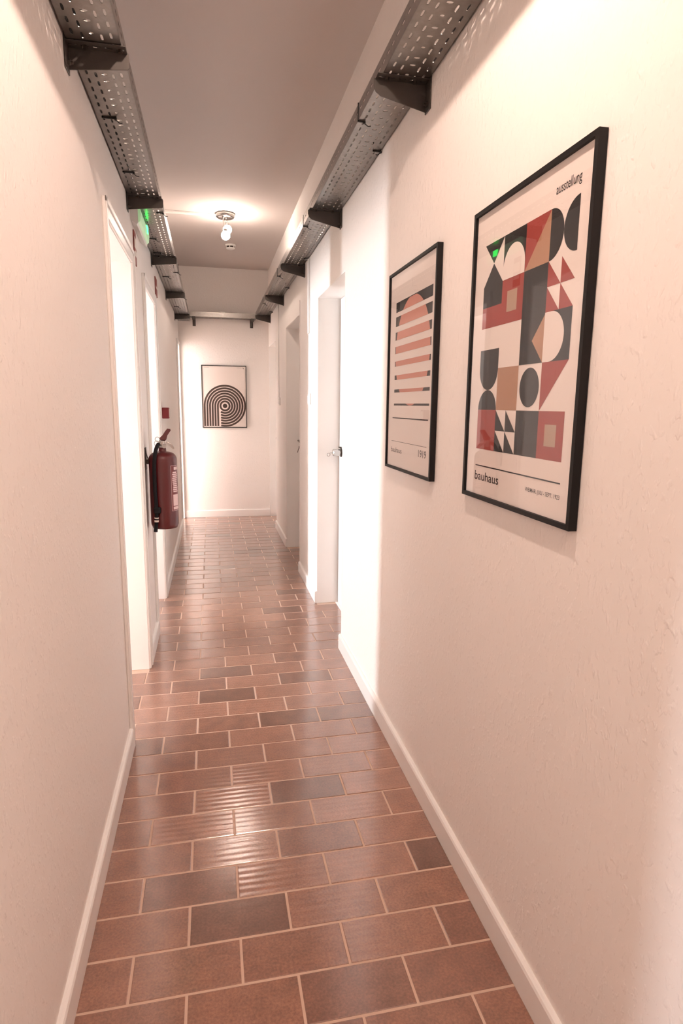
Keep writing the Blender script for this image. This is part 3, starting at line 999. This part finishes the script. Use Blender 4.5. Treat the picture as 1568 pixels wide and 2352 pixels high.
sh += [('ink_red', 1, [(U[1], Vv[1]), (U[2], Vv[1]), (U[2], Vv[2]), (U[0], Vv[2]), (U[0], 0.246), (U[1], 0.246)]), ('ink_beige', 2, rect(0.196, 0.245, 0.223, 0.271))]
sh += [('ink', 1, rect(U[2], U[3], Vv[1], Vv[3])), ('ink_tan', 2, [(U[3], 0.300), (0.326, 0.350), (U[3], Vv[3])])]
def tri4(m, u0, v0, s, sv):
    return [(m, 1, [(u0 + i * s, v0 + j * sv), (u0 + (i + 1) * s, v0 + (j + 1) * sv), (u0 + i * s, v0 + (j + 1) * sv)]) for i in (0, 1) for j in (0, 1)]
sh += tri4('ink_red', U[3], Vv[1], 0.0505, 0.05125)
sh += [('ink', 1, rect(U[3], U[4], Vv[2], Vv[3])), ('paper', 2, [(U[3], Vv[3]), (U[3], Vv[2])] + arc(0.400, (Vv[2] + Vv[3]) / 2, 0.052, 0.0511, -90, 90))]
sh += [('ink', 1, [(U[0], 0.351), (U[1], 0.351)] + arc(um, 0.400, 0.052, 0.052, 0, 180)), ('ink', 1, arc(um, Vv[4], 0.052, 0.050, 180, 360))]
sh += [('ink_tan', 1, rect(U[1], U[2], Vv[3], Vv[4])), ('ink', 1, arc(0.3255, 0.4508, 0.043, 0.0435, 0, 354, 40)), ('ink_red', 1, [(U[3], Vv[3]), (U[4], Vv[3]), (U[3], Vv[4])])]
sh += [('ink_red', 1, rect(U[0], U[1], Vv[4], Vv[5]))] + tri4('ink', U[1], Vv[4], 0.0525, 0.05125)
sh += [('ink', 1, rect(U[2], U[3], Vv[4], Vv[5])), ('ink_red', 1, rect(U[3], U[4], Vv[4], Vv[5])), ('ink_beige', 2, rect(0.404, 0.449, 0.530, 0.576))]
sh += [('ink', 1, rect(0.065, 0.478, 0.6470, 0.6500))]
for txt, u0, u1, base, hh in (('bauhaus', 0.064, 0.203, 0.6865, 0.0245), ('WEIMAR. JULI - SEPT. 1923', 0.337, 0.479, 0.6820, 0.0095), ('ausstellung', 0.387, 0.476, 0.0690, 0.0205)):
    sh += [('ink', 1, p) for p in text_geom(txt, u0, u1, base, hh)]
PD = 0.0195
poster('black framed poster of red, tan and black geometric shapes nearest the camera', lambda u, v, d: (XR - d, 1.594 - u, 1.894 - v), 0.531, 0.737, PD, 0.011, sh, (XR, 1.33, 1.157), 'posters on the right wall')

# the sun poster: a coral disc in a dark square cut by widening pale stripes
sh = []
bands = [(0.113, 0.149), (0.165, 0.200), (0.221, 0.250), (0.274, 0.300), (0.328, 0.347), (0.380, 0.397), (0.433, 0.4445), (0.486, 0.4935)]
u0, u1, cu, cv, R = 0.080, 0.475, 0.2775, 0.303, 0.190
for a, b in bands:
    sh.append(('ink', 1, rect(u0, u1, a, b)))
    L_, Rr = [], []
    for i in range(13):
        v = a + (b - a) * i / 12
        q = R * R - (v - cv) ** 2
        if q > 0:
            w_ = math.sqrt(q)
            L_.append((cu - w_, v))
            Rr.append((cu + w_, v))
    if len(L_) > 1:
        sh.append(('ink_coral', 2, L_ + Rr[::-1]))
sh += [('ink', 1, rect(0.066, 0.470, 0.5385, 0.5425)), ('ink', 1, rect(0.060, 0.463, 0.6290, 0.6305))]
for txt, a, b, base, hh in (('bauhaus', 0.058, 0.193, 0.6720, 0.020), ('1919', 0.384, 0.462, 0.6680, 0.026)):
    sh += [('ink', 1, p) for p in text_geom(txt, a, b, base, hh)]
poster('black framed poster of a striped coral sun, second from the camera', lambda u, v, d: (XR - d, 2.383 - u, 1.894 - v), 0.521, 0.737, PD, 0.010, sh, (XR, 2.12, 1.157), 'posters on the right wall')

# the ring picture on the far wall
sh = []
cu, cv = 0.272, 0.480
sh.append(('ink_brown', 2, arc(cu, cv, 0.027, 0.027, 0, 354, 32)))
for i in range(7):
    r = 0.0565 + 0.0312 * i
    hw = 0.0088
    segs = ((-180, 180),) if i == 0 else ((180, 450 + math.degrees(math.asin(min(1, 0.052 / r)))),)
    for a0, a1 in segs:
        n = 56
        sh.append(('ink_brown', 2, arc(cu, cv, r + hw, r + hw, a0, a1, n) + arc(cu, cv, r - hw, r - hw, a1, a0, n)))
        sh.append(('ink_mid', 1, arc(cu, cv, r - hw, r - hw, a0, a1, n) + arc(cu, cv, r - hw - 0.006, r - hw - 0.006, a1, a0, n)))
    if i > 0:
        sh.append(('ink_brown', 2, rect(cu - r - hw, cu - r + hw, cv, 0.722)))
        sh.append(('ink_mid', 1, rect(cu - r + hw, cu - r + hw + 0.006, cv, 0.722)))
sh += [('ink_mid', 1, rect(0.030, 0.090, 0.023, 0.0250)), ('ink_mid', 1, rect(0.425, 0.478, 0.026, 0.0285)), ('ink_brown', 1, [(0.492, 0.020), (0.506, 0.034), (0.500, 0.037), (0.490, 0.026)])]
poster('slim framed picture of dark concentric rings on the far wall', lambda u, v, d: (-0.102 + u, YB - d, 1.853 - v), 0.534, 0.743, 0.018, 0.008, sh, (0.165, YB, 1.11))
